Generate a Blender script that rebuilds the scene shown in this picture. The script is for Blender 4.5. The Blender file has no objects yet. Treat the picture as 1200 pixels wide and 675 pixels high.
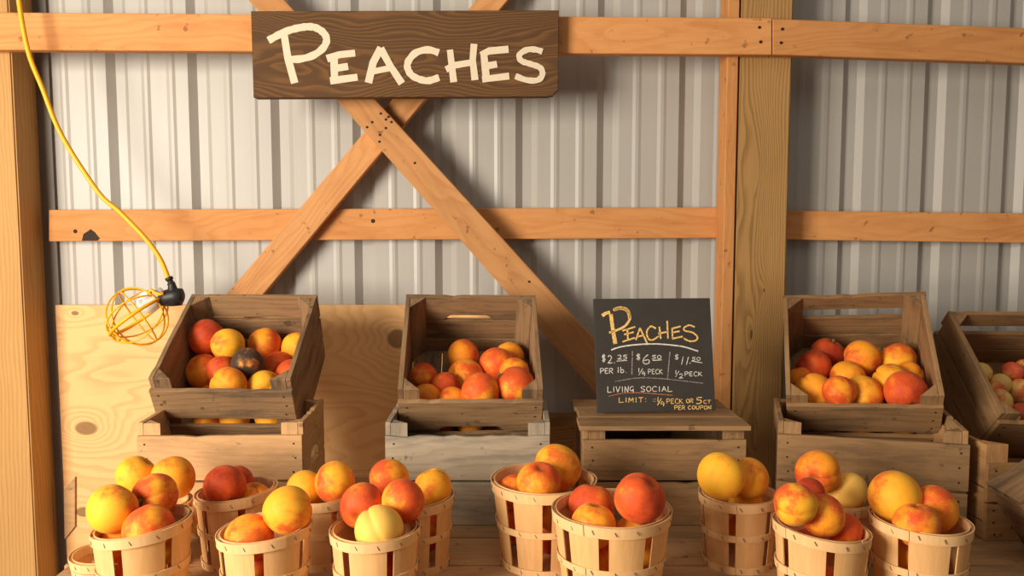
import bpy, bmesh, math, random
import numpy as np
from mathutils import Vector, Matrix
C = bpy.context.scene.collection
rnd = random.Random(7)
# ------------------------------------------------------------------ camera (table top is z = 0)
CAMH, F, PITCH = 0.6675, 1000.0, math.radians(5)
CP, SP = math.cos(PITCH), math.sin(PITCH)
cam_d = bpy.data.cameras.new('camera'); cam = bpy.data.objects.new('camera', cam_d); C.objects.link(cam)
cam.location = (0, 0, CAMH); cam.rotation_euler = (math.radians(90) - PITCH, 0, 0)
cam_d.sensor_width = 36; cam_d.lens = 36 * F / 1200; cam_d.clip_start = 0.05
bpy.context.scene.camera = cam

def ray(u, v):
    a, b = (u - 600) / F, (337.5 - v) / F
    return Vector((a, CP + b * SP, -SP + b * CP))
def at_y(u, v, Y):
    r = ray(u, v); t = Y / r.y
    return Vector((0, 0, CAMH)) + r * t
def at_z(u, v, z=0.0):
    r = ray(u, v); t = (z - CAMH) / r.z
    return Vector((0, 0, CAMH)) + r * t
def at_d(u, v, d):
    return Vector((0, 0, CAMH)) + ray(u, v) * d

# ------------------------------------------------------------------ materials
def lin(c):
    def f(x):
        x /= 255.0
        return x / 12.92 if x <= 0.04045 else ((x + 0.055) / 1.055) ** 2.4
    return (f(c[0]), f(c[1]), f(c[2]), 1.0)

class G:
    """tiny expression builder over a node tree"""
    def __init__(self, name):
        self.m = bpy.data.materials.new(name); self.m.use_nodes = True
        self.t = self.m.node_tree; self.t.nodes.clear()
        self.out = self.t.nodes.new('ShaderNodeOutputMaterial')
        self.b = self.t.nodes.new('ShaderNodeBsdfPrincipled')
        self.t.links.new(self.b.outputs[0], self.out.inputs[0])
    def n(self, typ, **kw):
        nd = self.t.nodes.new(typ)
        for k, v in kw.items(): setattr(nd, k, v)
        return nd
    def put(self, sock, v):
        if isinstance(v, bpy.types.NodeSocket): self.t.links.new(v, sock)
        elif v is not None: sock.default_value = v
    def math(self, op, a, b=None, c=None, clamp=False):
        nd = self.n('ShaderNodeMath', operation=op); nd.use_clamp = clamp
        self.put(nd.inputs[0], a); self.put(nd.inputs[1], b)
        if c is not None: self.put(nd.inputs[2], c)
        return nd.outputs[0]
    def vmath(self, op, a, b=None, out=0):
        nd = self.n('ShaderNodeVectorMath', operation=op)
        self.put(nd.inputs[0], a)
        if b is not None: self.put(nd.inputs[1], b)
        return nd.outputs[out]
    def obj(self, offset=True):
        co = self.n('ShaderNodeTexCoord').outputs['Object']
        if offset:
            r = self.n('ShaderNodeObjectInfo').outputs['Random']
            k = self.vmath('SCALE', (13.1, 7.7, 9.3)); k.node.inputs[3].default_value = 1
            self.put(k.node.inputs[3], r)
            co = self.vmath('ADD', co, k)
        return co
    def xyz(self, v):
        s = self.n('ShaderNodeSeparateXYZ'); self.put(s.inputs[0], v); return s.outputs
    def comb(self, x, y, z):
        s = self.n('ShaderNodeCombineXYZ')
        for i, q in enumerate((x, y, z)): self.put(s.inputs[i], q)
        return s.outputs[0]
    def noise(self, v, scale, detail=2, rough=.5, dist=0.0):
        nd = self.n('ShaderNodeTexNoise'); self.put(nd.inputs['Vector'], v)
        nd.inputs['Scale'].default_value = scale; nd.inputs['Detail'].default_value = detail
        nd.inputs['Roughness'].default_value = rough; nd.inputs['Distortion'].default_value = dist
        return nd.outputs[0]
    def ss(self, x, a, b):
        nd = self.n('ShaderNodeMapRange', interpolation_type='SMOOTHSTEP'); nd.clamp = True
        self.put(nd.inputs[0], x); self.put(nd.inputs[1], a); self.put(nd.inputs[2], b)
        return nd.outputs[0]
    def mix(self, f, a, b, mode='MIX'):
        nd = self.n('ShaderNodeMix', data_type='RGBA', blend_type=mode)
        self.put(nd.inputs[0], f); self.put(nd.inputs[6], a); self.put(nd.inputs[7], b)
        return nd.outputs[2]
    def attr(self, name):
        nd = self.n('ShaderNodeAttribute', attribute_type='OBJECT', attribute_name=name)
        return nd.outputs['Fac']
    def bump(self, h, s=.3, d=.002):
        nd = self.n('ShaderNodeBump'); nd.inputs['Strength'].default_value = s; nd.inputs['Distance'].default_value = d
        self.put(nd.inputs['Height'], h); self.put(self.b.inputs['Normal'], nd.outputs[0])

def wood(name, light, dark, freq=60, wav=1.6, knots=(), contrast=.6, stain=None, stain_amt=.4, rough=.75, fibre=.25, bump=.25, offset=None, length=1.0):
    """grain runs along local X; knots are (x, z, half_length, half_height, strength, dark radius)"""
    g = G(name)
    p = g.obj(offset=(not knots) if offset is None else offset)
    x, y, z = g.xyz(p)
    q = g.comb(g.math('MULTIPLY', x, .9 / length), g.math('MULTIPLY', y, 3.5), g.math('MULTIPLY', z, 3.5))
    n1 = g.noise(q, 1.6, 2, .5)
    n2 = g.noise(g.comb(g.math('MULTIPLY', x, 3.0), g.math('MULTIPLY', y, 14.), g.math('MULTIPLY', z, 14.)), 2.0, 2)
    fld = g.math('ADD', g.math('MULTIPLY', z, 1.0), g.math('MULTIPLY', y, .7))
    fld = g.math('ADD', g.math('MULTIPLY', fld, freq), g.math('MULTIPLY', n1, wav * 14))
    fld = g.math('ADD', fld, g.math('MULTIPLY', n2, 1.2))
    dark_k = None
    for (kx, kz, sx, sz, st, dr) in knots:
        dx = g.math('DIVIDE', g.math('SUBTRACT', x, kx), sx); dz = g.math('DIVIDE', g.math('SUBTRACT', z, kz), sz)
        d2 = g.math('ADD', g.math('MULTIPLY', dx, dx), g.math('MULTIPLY', dz, dz))
        e = g.math('EXPONENT', g.math('MULTIPLY', g.math('POWER', d2, .6), -1.0))
        fld = g.math('ADD', fld, g.math('MULTIPLY', e, st))
        if dr > 0:
            d2b = g.math('ADD', d2, g.math('MULTIPLY', g.math('SUBTRACT', n2, .5), .05 * dr))
            kk = g.math('SUBTRACT', 1.0, g.ss(d2b, (dr * .8) ** 2, (dr * 1.15) ** 2))
            dark_k = kk if dark_k is None else g.math('MAXIMUM', dark_k, kk)
    s = g.math('FRACT', fld)                       # late wood: slow rise, sharp fall
    ring = g.math('MULTIPLY', g.ss(s, .25, .85), g.math('SUBTRACT', 1.0, g.ss(s, .88, 1.0)))
    fib = g.noise(g.comb(g.math('MULTIPLY', x, 4.), g.math('MULTIPLY', y, 180.), g.math('MULTIPLY', z, 180.)), 2.2, 3, .6)
    fac = g.math('ADD', g.math('MULTIPLY', ring, contrast), g.math('MULTIPLY', g.math('SUBTRACT', fib, .5), fibre * 3), clamp=True)
    big = g.noise(g.comb(g.math('MULTIPLY', x, 1.2), g.math('MULTIPLY', y, 4), g.math('MULTIPLY', z, 4)), 2.5, 3)
    fac = g.math('ADD', fac, g.math('MULTIPLY', g.math('SUBTRACT', big, .5), .6), clamp=True)
    col = g.mix(fac, lin(light), lin(dark))
    if stain is not None:
        sn = g.noise(g.comb(g.math('MULTIPLY', x, 2.), g.math('MULTIPLY', y, 9), g.math('MULTIPLY', z, 9)), 2.6, 5, .65)
        col = g.mix(g.math('MULTIPLY', g.ss(sn, .42, .72), stain_amt), col, lin(stain))
        sp = g.noise(p, 34, 2, .6)
        col = g.mix(g.math('MULTIPLY', g.ss(sp, .66, .74), .5), col, lin(tuple(c * .4 for c in stain)))
    if dark_k is not None:
        col = g.mix(g.math('MULTIPLY', dark_k, .75), col, lin(tuple(c * .52 for c in dark)))
    rv = g.n('ShaderNodeObjectInfo').outputs['Random']
    hv = g.n('ShaderNodeHueSaturation'); g.put(hv.inputs['Color'], col)
    g.put(hv.inputs['Value'], g.math('MULTIPLY_ADD', rv, .22, .89))
    g.put(g.b.inputs['Base Color'], hv.outputs[0]); g.b.inputs['Roughness'].default_value = rough
    g.b.inputs['Specular IOR Level'].default_value = .25
    g.bump(g.math('ADD', g.math('MULTIPLY', fib, .8), g.math('MULTIPLY', ring, -.25)), bump, .0015)
    return g.m

def plain(name, c, rough=.5, metal=0., spec=.5, var=0., scale=30, **kw):
    g = G(name); col = lin(c)
    if var:
        n = g.noise(g.obj(), scale, 3)
        col = g.mix(g.math('MULTIPLY', n, var), lin(c), lin(tuple(q * .55 for q in c)))
    g.put(g.b.inputs['Base Color'], col); g.b.inputs['Roughness'].default_value = rough
    g.b.inputs['Metallic'].default_value = metal; g.b.inputs['Specular IOR Level'].default_value = spec
    for k, v in kw.items(): g.b.inputs[k].default_value = v
    return g.m

M = {}
M['post'] = wood('treated_post', (204, 156, 94), (160, 112, 60), 95, .5, contrast=.35, rough=.7)
M['girt'] = wood('pine_girt', (214, 150, 90), (184, 116, 60), 26, 1.3, contrast=.28, fibre=.14, stain=(170, 95, 45), stain_amt=.3)
M['brace'] = wood('pine_brace', (208, 150, 94), (174, 112, 62), 28, 1.2, contrast=.3, fibre=.14, stain=(150, 95, 55), stain_amt=.35)
M['sign'] = wood('sign_board', (82, 56, 32), (122, 84, 46), 75, 2.4, contrast=.55, fibre=.3, knots=((.22, .035, .20, .06, 5, 0), (-.12, .03, .16, .05, 4, 0), (-.28, -.04, .14, .05, -3, 0), (.05, -.03, .18, .05, -3, 0), (-.27, .08, .10, .04, 3, 0)))
M['table'] = wood('table_board', (186, 144, 100), (144, 102, 64), 60, .8, contrast=.22, stain=(112, 84, 58), stain_amt=.4, fibre=.3)
M['ply'] = None
M['crate_dusk'] = wood('crate_wood_brown_grey', (154, 120, 84), (92, 70, 48), 60, .7, contrast=.22, stain=(68, 58, 50), stain_amt=.75, fibre=.45, bump=.5)
M['crate_umber'] = wood('crate_wood_umber', (158, 120, 80), (100, 72, 44), 60, .7, contrast=.2, stain=(70, 56, 44), stain_amt=.6, fibre=.35, bump=.5)
M['crate_tan'] = wood('crate_wood_tan', (206, 162, 112), (164, 118, 72), 56, .8, contrast=.2, stain=(120, 96, 74), stain_amt=.4, fibre=.3, bump=.4)
M['crate_grey'] = wood('crate_wood_silver', (170, 154, 130), (122, 106, 84), 50, 1.0, contrast=.25, stain=(92, 88, 84), stain_amt=.55, fibre=.35, bump=.5)
M['crate_brown'] = wood('crate_wood_brown', (166, 128, 86), (110, 80, 50), 56, .8, contrast=.2, stain=(86, 70, 54), stain_amt=.55, fibre=.35, bump=.5)
M['crate_pine'] = wood('crate_wood_pine', (178, 132, 84), (134, 92, 52), 56, .8, contrast=.2, stain=(96, 74, 54), stain_amt=.4, fibre=.3, bump=.4)
M['skirt'] = wood('skirt_plank', (150, 106, 62), (108, 72, 40), 40, 1.2, contrast=.5)
M['cream'] = plain('cream_paint', (226, 208, 178), .7, var=.18, scale=90)
M['nail'] = plain('nail_iron', (50, 42, 38), .6, .6)
M['staple'] = plain('staple_steel', (120, 112, 104), .45, .8)
M['yellow'] = plain('yellow_plastic', (250, 178, 10), .42)
M['black'] = plain('black_rubber', (30, 28, 28), .5)
M['cut'] = plain('freshly_cut_stem', (150, 130, 80), .8, var=.5)
M['bulbglass'] = plain('opal_bulb_glass', (232, 230, 226), .18, spec=.6)
M['concrete'] = plain('packed_floor', (150, 132, 112), .9, var=.5, scale=6)
M['rust'] = plain('rusty_bolt', (60, 38, 26), .8, .2, var=.5)

def chalkmat(name, c, thr=.42):
    g = G(name); n = g.noise(g.obj(False), 900, 2, .6)
    g.put(g.b.inputs['Base Color'], g.mix(g.ss(n, thr - .1, thr + .12), lin((62, 55, 47)), lin(tuple(min(255, q * 1.08) for q in c))))
    g.b.inputs['Roughness'].default_value = .95
    return g.m
M['chalk_white'] = chalkmat('white_chalk', (214, 208, 198), .40)
M['chalk_grey'] = chalkmat('faint_chalk', (160, 154, 146), .48)
M['chalk_yellow'] = chalkmat('yellow_chalk', (234, 190, 112), .42)
M['chalk_orange'] = chalkmat('orange_chalk', (205, 125, 70), .48)
g = G('slate_paint'); n = g.noise(g.obj(False), 14, 4, .6)
g.put(g.b.inputs['Base Color'], g.mix(n, lin((46, 41, 36)), lin((58, 52, 45)))); g.b.inputs['Roughness'].default_value = .85
M['slate'] = g.m

g = G('steel_panel'); p = g.obj(False)
n = g.noise(p, 1.2, 3); x, y, z = g.xyz(p)
n2 = g.noise(g.comb(g.math('MULTIPLY', x, 24), y, g.math('MULTIPLY', z, .8)), 3, 3)
g.put(g.b.inputs['Base Color'], g.mix(g.math('MULTIPLY_ADD', n2, .3, g.math('MULTIPLY', n, .3)), lin((180, 176, 168)), lin((163, 157, 147))))
g.b.inputs['Metallic'].default_value = .0; g.b.inputs['Roughness'].default_value = .42; g.b.inputs['Specular IOR Level'].default_value = .5
M['steel'] = g.m
M['steel_dark'] = plain('steel_edge_trim', (120, 112, 104), .5, .4, var=.3, scale=12)

def veneer(name, light, dark):
    g = G(name); p = g.obj(); x, y, z = g.xyz(p)
    st = g.noise(g.comb(g.math('MULTIPLY', x, 60), g.math('MULTIPLY', y, 60), g.math('MULTIPLY', z, 3.)), 2.2, 3, .6)
    bl = g.noise(p, 18, 3)
    f = g.math('ADD', g.math('MULTIPLY', st, .7), g.math('MULTIPLY', bl, .35), clamp=True)
    g.put(g.b.inputs['Base Color'], g.mix(f, lin(light), lin(dark))); g.b.inputs['Roughness'].default_value = .62
    g.b.inputs['Specular IOR Level'].default_value = .3
    g.bump(st, .25, .0008)
    return g.m
M['veneer'] = veneer('basket_veneer', (240, 196, 136), (206, 148, 86))
M['hoop'] = veneer('basket_hoop', (246, 206, 150), (216, 164, 104))

# peach skin: blush, hue, dark and pale are custom properties on each peach
g = G('peach_skin'); co = g.n('ShaderNodeTexCoord').outputs['Object']
rv = g.attr('seed')
off = g.vmath('SCALE', (31., 17., 23.)); g.put(off.node.inputs[3], rv)
pp = g.vmath('ADD', co, off)
nl = g.noise(pp, 2.2, 3, .55); nm = g.noise(pp, 7, 3, .6); nf = g.noise(pp, 42, 3, .65)
nrm = g.vmath('NORMALIZE', co)
dt = g.vmath('DOT_PRODUCT', nrm, (-.80, .15, .58), out=1)
fldp = g.math('ADD', g.math('MULTIPLY_ADD', dt, .17, .5), g.math('MULTIPLY', g.math('SUBTRACT', nl, .5), 1.25))
fldp = g.math('ADD', fldp, g.math('MULTIPLY', g.math('SUBTRACT', nm, .5), .22))
fldp = g.math('ADD', fldp, g.math('MULTIPLY', g.math('SUBTRACT', nf, .5), .42))
thr = g.math('MULTIPLY_ADD', g.attr('blush'), -.88, 1.00)
mask = g.ss(fldp, g.math('SUBTRACT', thr, .22), g.math('ADD', thr, .18))
deep = g.ss(fldp, g.math('ADD', thr, .12), g.math('ADD', thr, .70))
basec = g.mix(g.math('ADD', g.attr('hue'), g.math('MULTIPLY', g.math('SUBTRACT', nm, .5), .8), clamp=True), lin((252, 184, 46)), lin((250, 140, 32)))
basec = g.mix(g.attr('pale'), basec, lin((244, 212, 128)))
basec = g.mix(g.math('MULTIPLY', g.ss(nl, .5, .75), .12), basec, lin((206, 180, 44)))
redc = g.mix(deep, lin((224, 80, 36)), lin((158, 22, 24)))
redc = g.mix(g.math('MULTIPLY', g.attr('pale'), .35), redc, lin((226, 92, 84)))
col = g.mix(g.math('MULTIPLY', mask, .93), basec, redc)
sx_, sy_, sz_ = g.xyz(nrm)
seam = g.math('MULTIPLY', g.math('SUBTRACT', 1.0, g.ss(g.math('ABSOLUTE', sy_), .01, .10)), g.math('MULTIPLY', g.ss(sx_, .05, .3), g.ss(sz_, -.6, .5)))
col = g.mix(g.math('MULTIPLY', seam, .25), col, lin((190, 74, 30)))
pit = g.ss(g.vmath('DOT_PRODUCT', nrm, (0, 0, 1), out=1), .93, .99)
col = g.mix(g.math('MULTIPLY', pit, .6), col, lin((150, 80, 26)))
rot = g.ss(g.math('ADD', g.math('MULTIPLY', nl, .9), g.math('MULTIPLY', nm, .3)), g.math('SUBTRACT', 1.05, g.attr('dark')), g.math('SUBTRACT', 1.34, g.attr('dark')))
col = g.mix(rot, col, lin((66, 50, 40)))
g.put(g.b.inputs['Base Color'], col); g.b.inputs['Roughness'].default_value = .62
g.b.inputs['Specular IOR Level'].default_value = .28
g.b.inputs['Sheen Weight'].default_value = .18; g.b.inputs['Sheen Roughness'].default_value = .4
g.b.inputs['Sheen Tint'].default_value = lin((255, 205, 160))
g.bump(nf, .12, .01)
M['peach'] = g.m

# ------------------------------------------------------------------ object helpers
def link(name, me, mat=None, parent=None, loc=None, rot=None, smooth=False):
    if isinstance(me, bmesh.types.BMesh):
        bm = me; me = bpy.data.meshes.new(name)
        bmesh.ops.recalc_face_normals(bm, faces=bm.faces); bm.to_mesh(me); bm.free()
    o = bpy.data.objects.new(name, me); C.objects.link(o)
    if mat is not None and not me.materials: me.materials.append(mat)
    if smooth: me.polygons.foreach_set('use_smooth', [True] * len(me.polygons))
    if parent is not None: o.parent = parent
    if loc is not None: o.location = loc
    if rot is not None: o.rotation_euler = rot
    return o
def tag(o, label, cat, group=None, kind=None):
    o['label'] = label; o['category'] = cat
    if group: o['group'] = group
    if kind: o['kind'] = kind
    return o
def thing(name, label, cat, loc=(0, 0, 0), rot=(0, 0, 0), group=None, kind=None):
    o = bpy.data.objects.new(name, None); o.empty_display_size = .05; C.objects.link(o)
    o.location = loc; o.rotation_euler = rot
    return tag(o, label, cat, group, kind)
def box(bm, lo, hi):
    vs = [bm.verts.new((x, y, z)) for x in (lo[0], hi[0]) for y in (lo[1], hi[1]) for z in (lo[2], hi[2])]
    for f in ((0, 1, 3, 2), (4, 6, 7, 5), (0, 4, 5, 1), (2, 3, 7, 6), (0, 2, 6, 4), (1, 5, 7, 3)): bm.faces.new([vs[i] for i in f])
def bevel(bm, w=.001, seg=1):
    bmesh.ops.recalc_face_normals(bm, faces=bm.faces)
    bmesh.ops.bevel(bm, geom=list(bm.edges), offset=w, segments=seg, affect='EDGES', clamp_overlap=True)
def prism(bm, pts, y0, y1):
    """outline in local XZ, extruded along Y"""
    a = [bm.verts.new((p[0], y0, p[1])) for p in pts]; b = [bm.verts.new((p[0], y1, p[1])) for p in pts]
    n = len(pts); bm.faces.new(a); bm.faces.new(b[::-1])
    for i in range(n): bm.faces.new((a[i], b[i], b[(i + 1) % n], a[(i + 1) % n]))
def tube(pts, r, n=10, cap=True, closed=False):
    bm = bmesh.new(); rings = []; N = len(pts); pts = [Vector(p) for p in pts]
    T = []
    for i in range(N):
        a = pts[(i - 1) % N] if (closed or i > 0) else pts[i]; b = pts[(i + 1) % N] if (closed or i < N - 1) else pts[i]
        T.append((b - a).normalized())
    u = T[0].orthogonal().normalized()
    for i in range(N):
        u = (u - T[i] * u.dot(T[i])).normalized(); w = T[i].cross(u)
        rr = r[i] if isinstance(r, (list, tuple)) else r
        rings.append([bm.verts.new(pts[i] + (u * math.cos(2 * math.pi * k / n) + w * math.sin(2 * math.pi * k / n)) * rr) for k in range(n)])
    for i in range(N if closed else N - 1):
        A, B = rings[i], rings[(i + 1) % N]
        for k in range(n): bm.faces.new((A[k], A[(k + 1) % n], B[(k + 1) % n], B[k]))
    if cap and not closed: bm.faces.new(rings[0][::-1]); bm.faces.new(rings[-1])
    return bm
def spline(P, m=8):
    P = [Vector(p) for p in P]; out = []
    for i in range(len(P) - 1):
        a, b, c, d = P[max(i - 1, 0)], P[i], P[i + 1], P[min(i + 2, len(P) - 1)]
        for k in range(m):
            t = k / m
            out.append(.5 * ((2 * b) + (c - a) * t + (2 * a - 5 * b + 4 * c - d) * t * t + (-a + 3 * b - 3 * c + d) * t ** 3))
    out.append(P[-1]); return out

# ------------------------------------------------------------------ timber in the wall plane: quads traced on a plane Y = const
def timber(name, quad, Y, th, mat, label, cat, kind='structure'):
    """quad: four pixel corners TL TR BR BL of the face towards us, th: depth behind it. Local X runs along the timber."""
    P = [at_y(u, v, Y) for u, v in quad]
    c = sum(P, Vector()) / 4; d = ((P[1] + P[2]) / 2 - (P[0] + P[3]) / 2).normalized()
    ang = math.atan2(d.z, d.x); R = Matrix.Rotation(-ang, 4, 'Y'); Ri = R.inverted()
    bm = bmesh.new(); loc = [Ri @ (q - c) for q in P]
    prism(bm, [(q.x, q.z) for q in loc], 0, th); bevel(bm, .002)
    o = link(name, bm, mat, loc=c, rot=R.to_euler())
    return tag(o, label, cat, kind=kind)

# steel wall
def wallprof():
    pr = []; X = -2.3; x_end = 2.6
    first = at_y(143, 200, 2.43).x
    k0 = math.floor((X - first) / .2286)
    x = first + k0 * .2286
    while x < x_end:
        pr += [(x - .032, 0), (x - .012, .018), (x + .014, .018), (x + .030, 0)]
        for s in (.080, .150):
            pr += [(x + s - .013, 0), (x + s - .004, -.0026), (x + s + .004, -.0026), (x + s + .012, 0)]
        x += .2286
    return pr
bm = bmesh.new(); pr = wallprof(); YW = 2.424
va = [bm.verts.new((x, YW + y, -.75)) for x, y in pr]; vb = [bm.verts.new((x, YW + y, 1.55)) for x, y in pr]
vc = [bm.verts.new((x, YW + y + .02 if False else YW + .022, -.75)) for x, y in (pr[0], pr[-1])]
for i in range(len(pr) - 1): bm.faces.new((va[i], va[i + 1], vb[i + 1], vb[i]))
w = link('wall_back', bm, M['steel']); w['kind'] = 'structure'
sol = w.modifiers.new('thick', 'SOLIDIFY'); sol.thickness = .0015; sol.offset = 0
tag(w, 'ribbed pale grey steel siding forming the barn wall behind everything', 'wall', kind='structure')
bm = bmesh.new(); box(bm, (-2.6, -1.2, -.80), (2.8, 2.6, -.75))
tag(link('floor', bm, M['concrete']), 'packed brown floor below the display table', 'floor', kind='structure')
# dark edge trim beside the left post
bm = bmesh.new(); xa, xb = at_y(45, 200, 2.41).x, at_y(62, 200, 2.41).x
prism(bm, [(xa, -.75), (xb, -.75), (xb, 1.5), (xa, 1.5)], 2.412, 2.422)
tag(link('trim_1', bm, M['steel_dark']), 'dark grey steel edge strip beside the left post', 'trim', kind='structure')
# skirting plank low on the wall
bm = bmesh.new(); box(bm, (-.9, -.018, -.42), (1.6, .018, .42)); bevel(bm, .003)
o = link('trim_2', bm, M['skirt'], loc=(.95, 2.40, .096 - .42))
tag(o, 'wide brown skirting plank low on the wall behind the crates', 'trim', kind='structure')

def post(name, u_left, u_right, label, v=225, knots=True, mat=None):
    a, b = at_y(u_left, v, 2.30).x, at_y(u_right, v, 2.30).x
    bm = bmesh.new(); L = 2.35; w = (b - a) / 2
    box(bm, (-L / 2, -.06, -w), (L / 2, .058, w)); bevel(bm, .004, 2)
    o = link(name, bm, mat or M['post'], loc=((a + b) / 2, 2.36, .40))
    # local X (grain) stands upright, local Z becomes the width of the post
    o.rotation_euler = (0, -math.pi / 2, 0)
    return tag(o, label, 'post', kind='structure')
M['post_k'] = wood('treated_post_knotty', (170, 130, 78), (112, 80, 42), 105, .8, knots=((-.06, .022, .085, .022, 5, .16), (.06, -.01, .05, .015, 3, .12), (-.35, .0, .22, .03, 5, 0), (.38, .012, .22, .035, 5, 0), (-.65, -.01, .16, .03, 4, 0)), contrast=.5)
post('wooden_post', -42, 21, 'thick square wooden post at the left edge of the photo')
post('wooden_post', 864, 924, 'thick square wooden post with a knot, right of the chalkboard', mat=M['post_k'])
# narrow pine board standing against the left side of the tall post
a = at_y(850.5, 150, 2.31).x; b = at_y(863.6, 150, 2.31).x
bm = bmesh.new(); box(bm, (-1.17, 0, -(b - a) / 2), (1.17, .085, (b - a) / 2)); bevel(bm, .002)
o = link('wooden_board', bm, M['girt'], loc=((a + b) / 2 - .003, 2.298, .40), rot=(0, -math.pi / 2, 0))
tag(o, 'narrow orange pine board fixed to the left side of the tall knotty post', 'board', kind='structure')
# lower girts
timber('wooden_beam', [(57, 246), (850, 243), (850, 279), (57, 283)], 2.384, .036, M['girt'], 'lower horizontal pine beam running behind the crossed braces', 'beam')
timber('wooden_beam', [(921, 247), (1290, 251), (1290, 286), (921, 281)], 2.384, .036, M['girt'], 'lower horizontal pine beam right of the tall knotty post', 'beam')
# upper girts in front of the posts
timber('wooden_beam', [(-60, 14), (904.6, 21), (904.6, 64), (-60, 58)], 2.262, .036, M['girt'], 'upper horizontal pine beam carrying the painted sign', 'beam')
timber('wooden_beam', [(905.6, 22), (1290, 36), (1290, 77), (905.6, 64)], 2.262, .036, M['girt'], 'upper horizontal pine beam butted on the post at the top right', 'beam')
# braces
timber('diagonal_brace', [(206, 415), (596.6, -45) , (640, -54), (237, 431)][::1], 2.346, .036, M['brace'], 'diagonal pine brace rising to the right, behind the other brace', 'brace')
timber('diagonal_brace', [(277, -60), (277 - .1, -60.0), (0, 0), (0, 0)], 2.3, .03, M['brace'], 'x', 'brace') if False else None
timber('diagonal_brace', [(281, -55), (740, 443), (735, 500), (238, -60)][0:0] or [(284, -54), (730, 434), (724, 490), (240, -58)], 2.306, .036, M['brace'], 'diagonal pine brace falling to the right, nailed over the other brace', 'brace')

# plywood sheet
a = at_y(64.5, 357.5, 2.405); b = at_y(584, 357, 2.405)
cx, cz = (a.x + b.x) / 2, (a.z - .75) / 2; hw, hh = (b.x - a.x) / 2, (a.z + .75) / 2
def kn(u, v, sx, sz, st, dr):
    q = at_y(u, v, 2.405); return (q.x - cx, q.z - cz, sx, sz, st, dr)
M['ply'] = wood('plywood_face', (238, 190, 130), (212, 150, 90), 9, 1.0, knots=(kn(101, 502, .09, .055, 7, .36), kn(98, 600, .055, .035, 5, .42), kn(466, 397, .12, .12, 8, .24), kn(88, 367, .02, .012, 2, .55), kn(120, 405, .15, .05, 2.5, 0), kn(300, 430, .3, .08, 3, 0), kn(220, 560, .25, .06, 3, 0)), contrast=.42, fibre=.08, bump=.1)
bm = bmesh.new(); box(bm, (-hw, 0, -hh), (hw, .012, hh)); bevel(bm, .001)
o = link('plywood_sheet', bm, M['ply'], loc=(cx, 2.405, cz))
tag(o, 'pale plywood sheet with dark knots standing against the steel wall', 'plywood')
# stub of timber between post and plywood
bm = bmesh.new(); P = [at_y(u, v, 2.39) for u, v in ((73, 576), (86, 560), (86, 618), (74, 633))]
prism(bm, [(q.x, q.z) for q in P], 2.398, 2.4045)
tag(link('timber_offcut', bm, M['crate_tan']), 'short light timber end between the left post and plywood', 'timber')

# ------------------------------------------------------------------ painted and chalked strokes
def ribbon(bm, pts, w, y, mp, smooth=True):
    """pts are 2-D stroke points in sign units; mp maps them to local (x, z); w in local metres"""
    P = [Vector(mp(*q)) for q in pts]
    if len(P) > 3 and smooth: P = [Vector((q[0], q[1])) for q in spline([(p[0], p[1], 0) for p in P], 5)]
    L, Rr = [], []
    for i, p in enumerate(P):
        a = P[max(i - 1, 0)]; b = P[min(i + 1, len(P) - 1)]; t = (b - a)
        if t.length < 1e-9: t = Vector((1, 0))
        t.normalize(); nrm = Vector((-t.y, t.x))
        ww = w * (1 + .07 * math.sin(i * 1.7 + p.x * 90))
        L.append(p + nrm * ww / 2); Rr.append(p - nrm * ww / 2)
    poly_l = [bm.verts.new((q.x, y, q.y)) for q in L]; poly_r = [bm.verts.new((q.x, y, q.y)) for q in Rr]
    for i in range(len(P) - 1):
        bm.faces.new((poly_l[i], poly_r[i], poly_r[i + 1], poly_l[i + 1]))
def flatboard(name, quad, Y, th, mat, label, cat, lean=0., chip=False, pivot_bottom=True):
    P = [at_y(u, v, Y) for u, v in quad]
    c = (P[2] + P[3]) / 2
    root = thing(name, label, cat, loc=(c.x, Y, c.z)); root.rotation_euler = (lean, 0, 0)
    loc = [(q.x - c.x, q.z - c.z) for q in P]
    if chip:
        br = loc[2]; out = [loc[0], loc[1], (br[0] , br[1] + .018), (br[0] - .004, br[1] + .012), (br[0] - .010, br[1] + .008), (br[0] - .013, br[1] + .002), (br[0] - .02, br[1] + .003), (br[0] - .024, br[1])]
        out += [loc[3]]
    else: out = loc
    zc = (loc[0][1] + loc[3][1]) / 2
    bm = bmesh.new(); prism(bm, [(x, z - zc) for x, z in out], 0, th); bevel(bm, .0012)
    b = link('board', bm, mat, root, loc=(0, 0, zc))
    def mp(u, v):   # the traced stroke's place on the board, in board metres
        q = at_y(u, v, Y); return (q.x - c.x, q.z - c.z)
    return root, mp
sign, mp = flatboard('painted_sign', [(294, 13), (655, 12), (654, 113), (297, 114.5)], 2.222, .038, M['sign'], 'dark brown wooden sign painted with cream letters, fixed on the upper beam', 'sign', chip=True)
S4 = lambda x, y: (290 + x / 6.31, 10 + y / 6.31)
S5 = lambda x, y: (470 + x / 6.31, 10 + y / 6.31)
px = 2.222 / 1000 * 1.0
bm = bmesh.new()
lay = [0]
def st(f, pts, w):
    lay[0] += 1
    ribbon(bm, [f(*q) for q in pts], w / 6.31 * px, -.0008 - .00008 * lay[0], mp)
st(S4, [(272, 195), (300, 370), (350, 552)], 54); st(S4, [(155, 237), (280, 172), (400, 140), (490, 138), (558, 175), (586, 230), (560, 292), (490, 345), (400, 372), (318, 376)], 52)
st(S4, [(640, 352), (645, 525)], 55); st(S4, [(588, 372), (680, 342), (797, 330)], 52); st(S4, [(640, 445), (745, 428)], 48); st(S4, [(612, 535), (815, 508)], 50)
st(S4, [(988, 290), (930, 400), (895, 550)], 52); st(S4, [(985, 295), (1060, 430), (1143, 555)], 52); st(S4, [(920, 468), (1060, 440)], 46)
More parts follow.
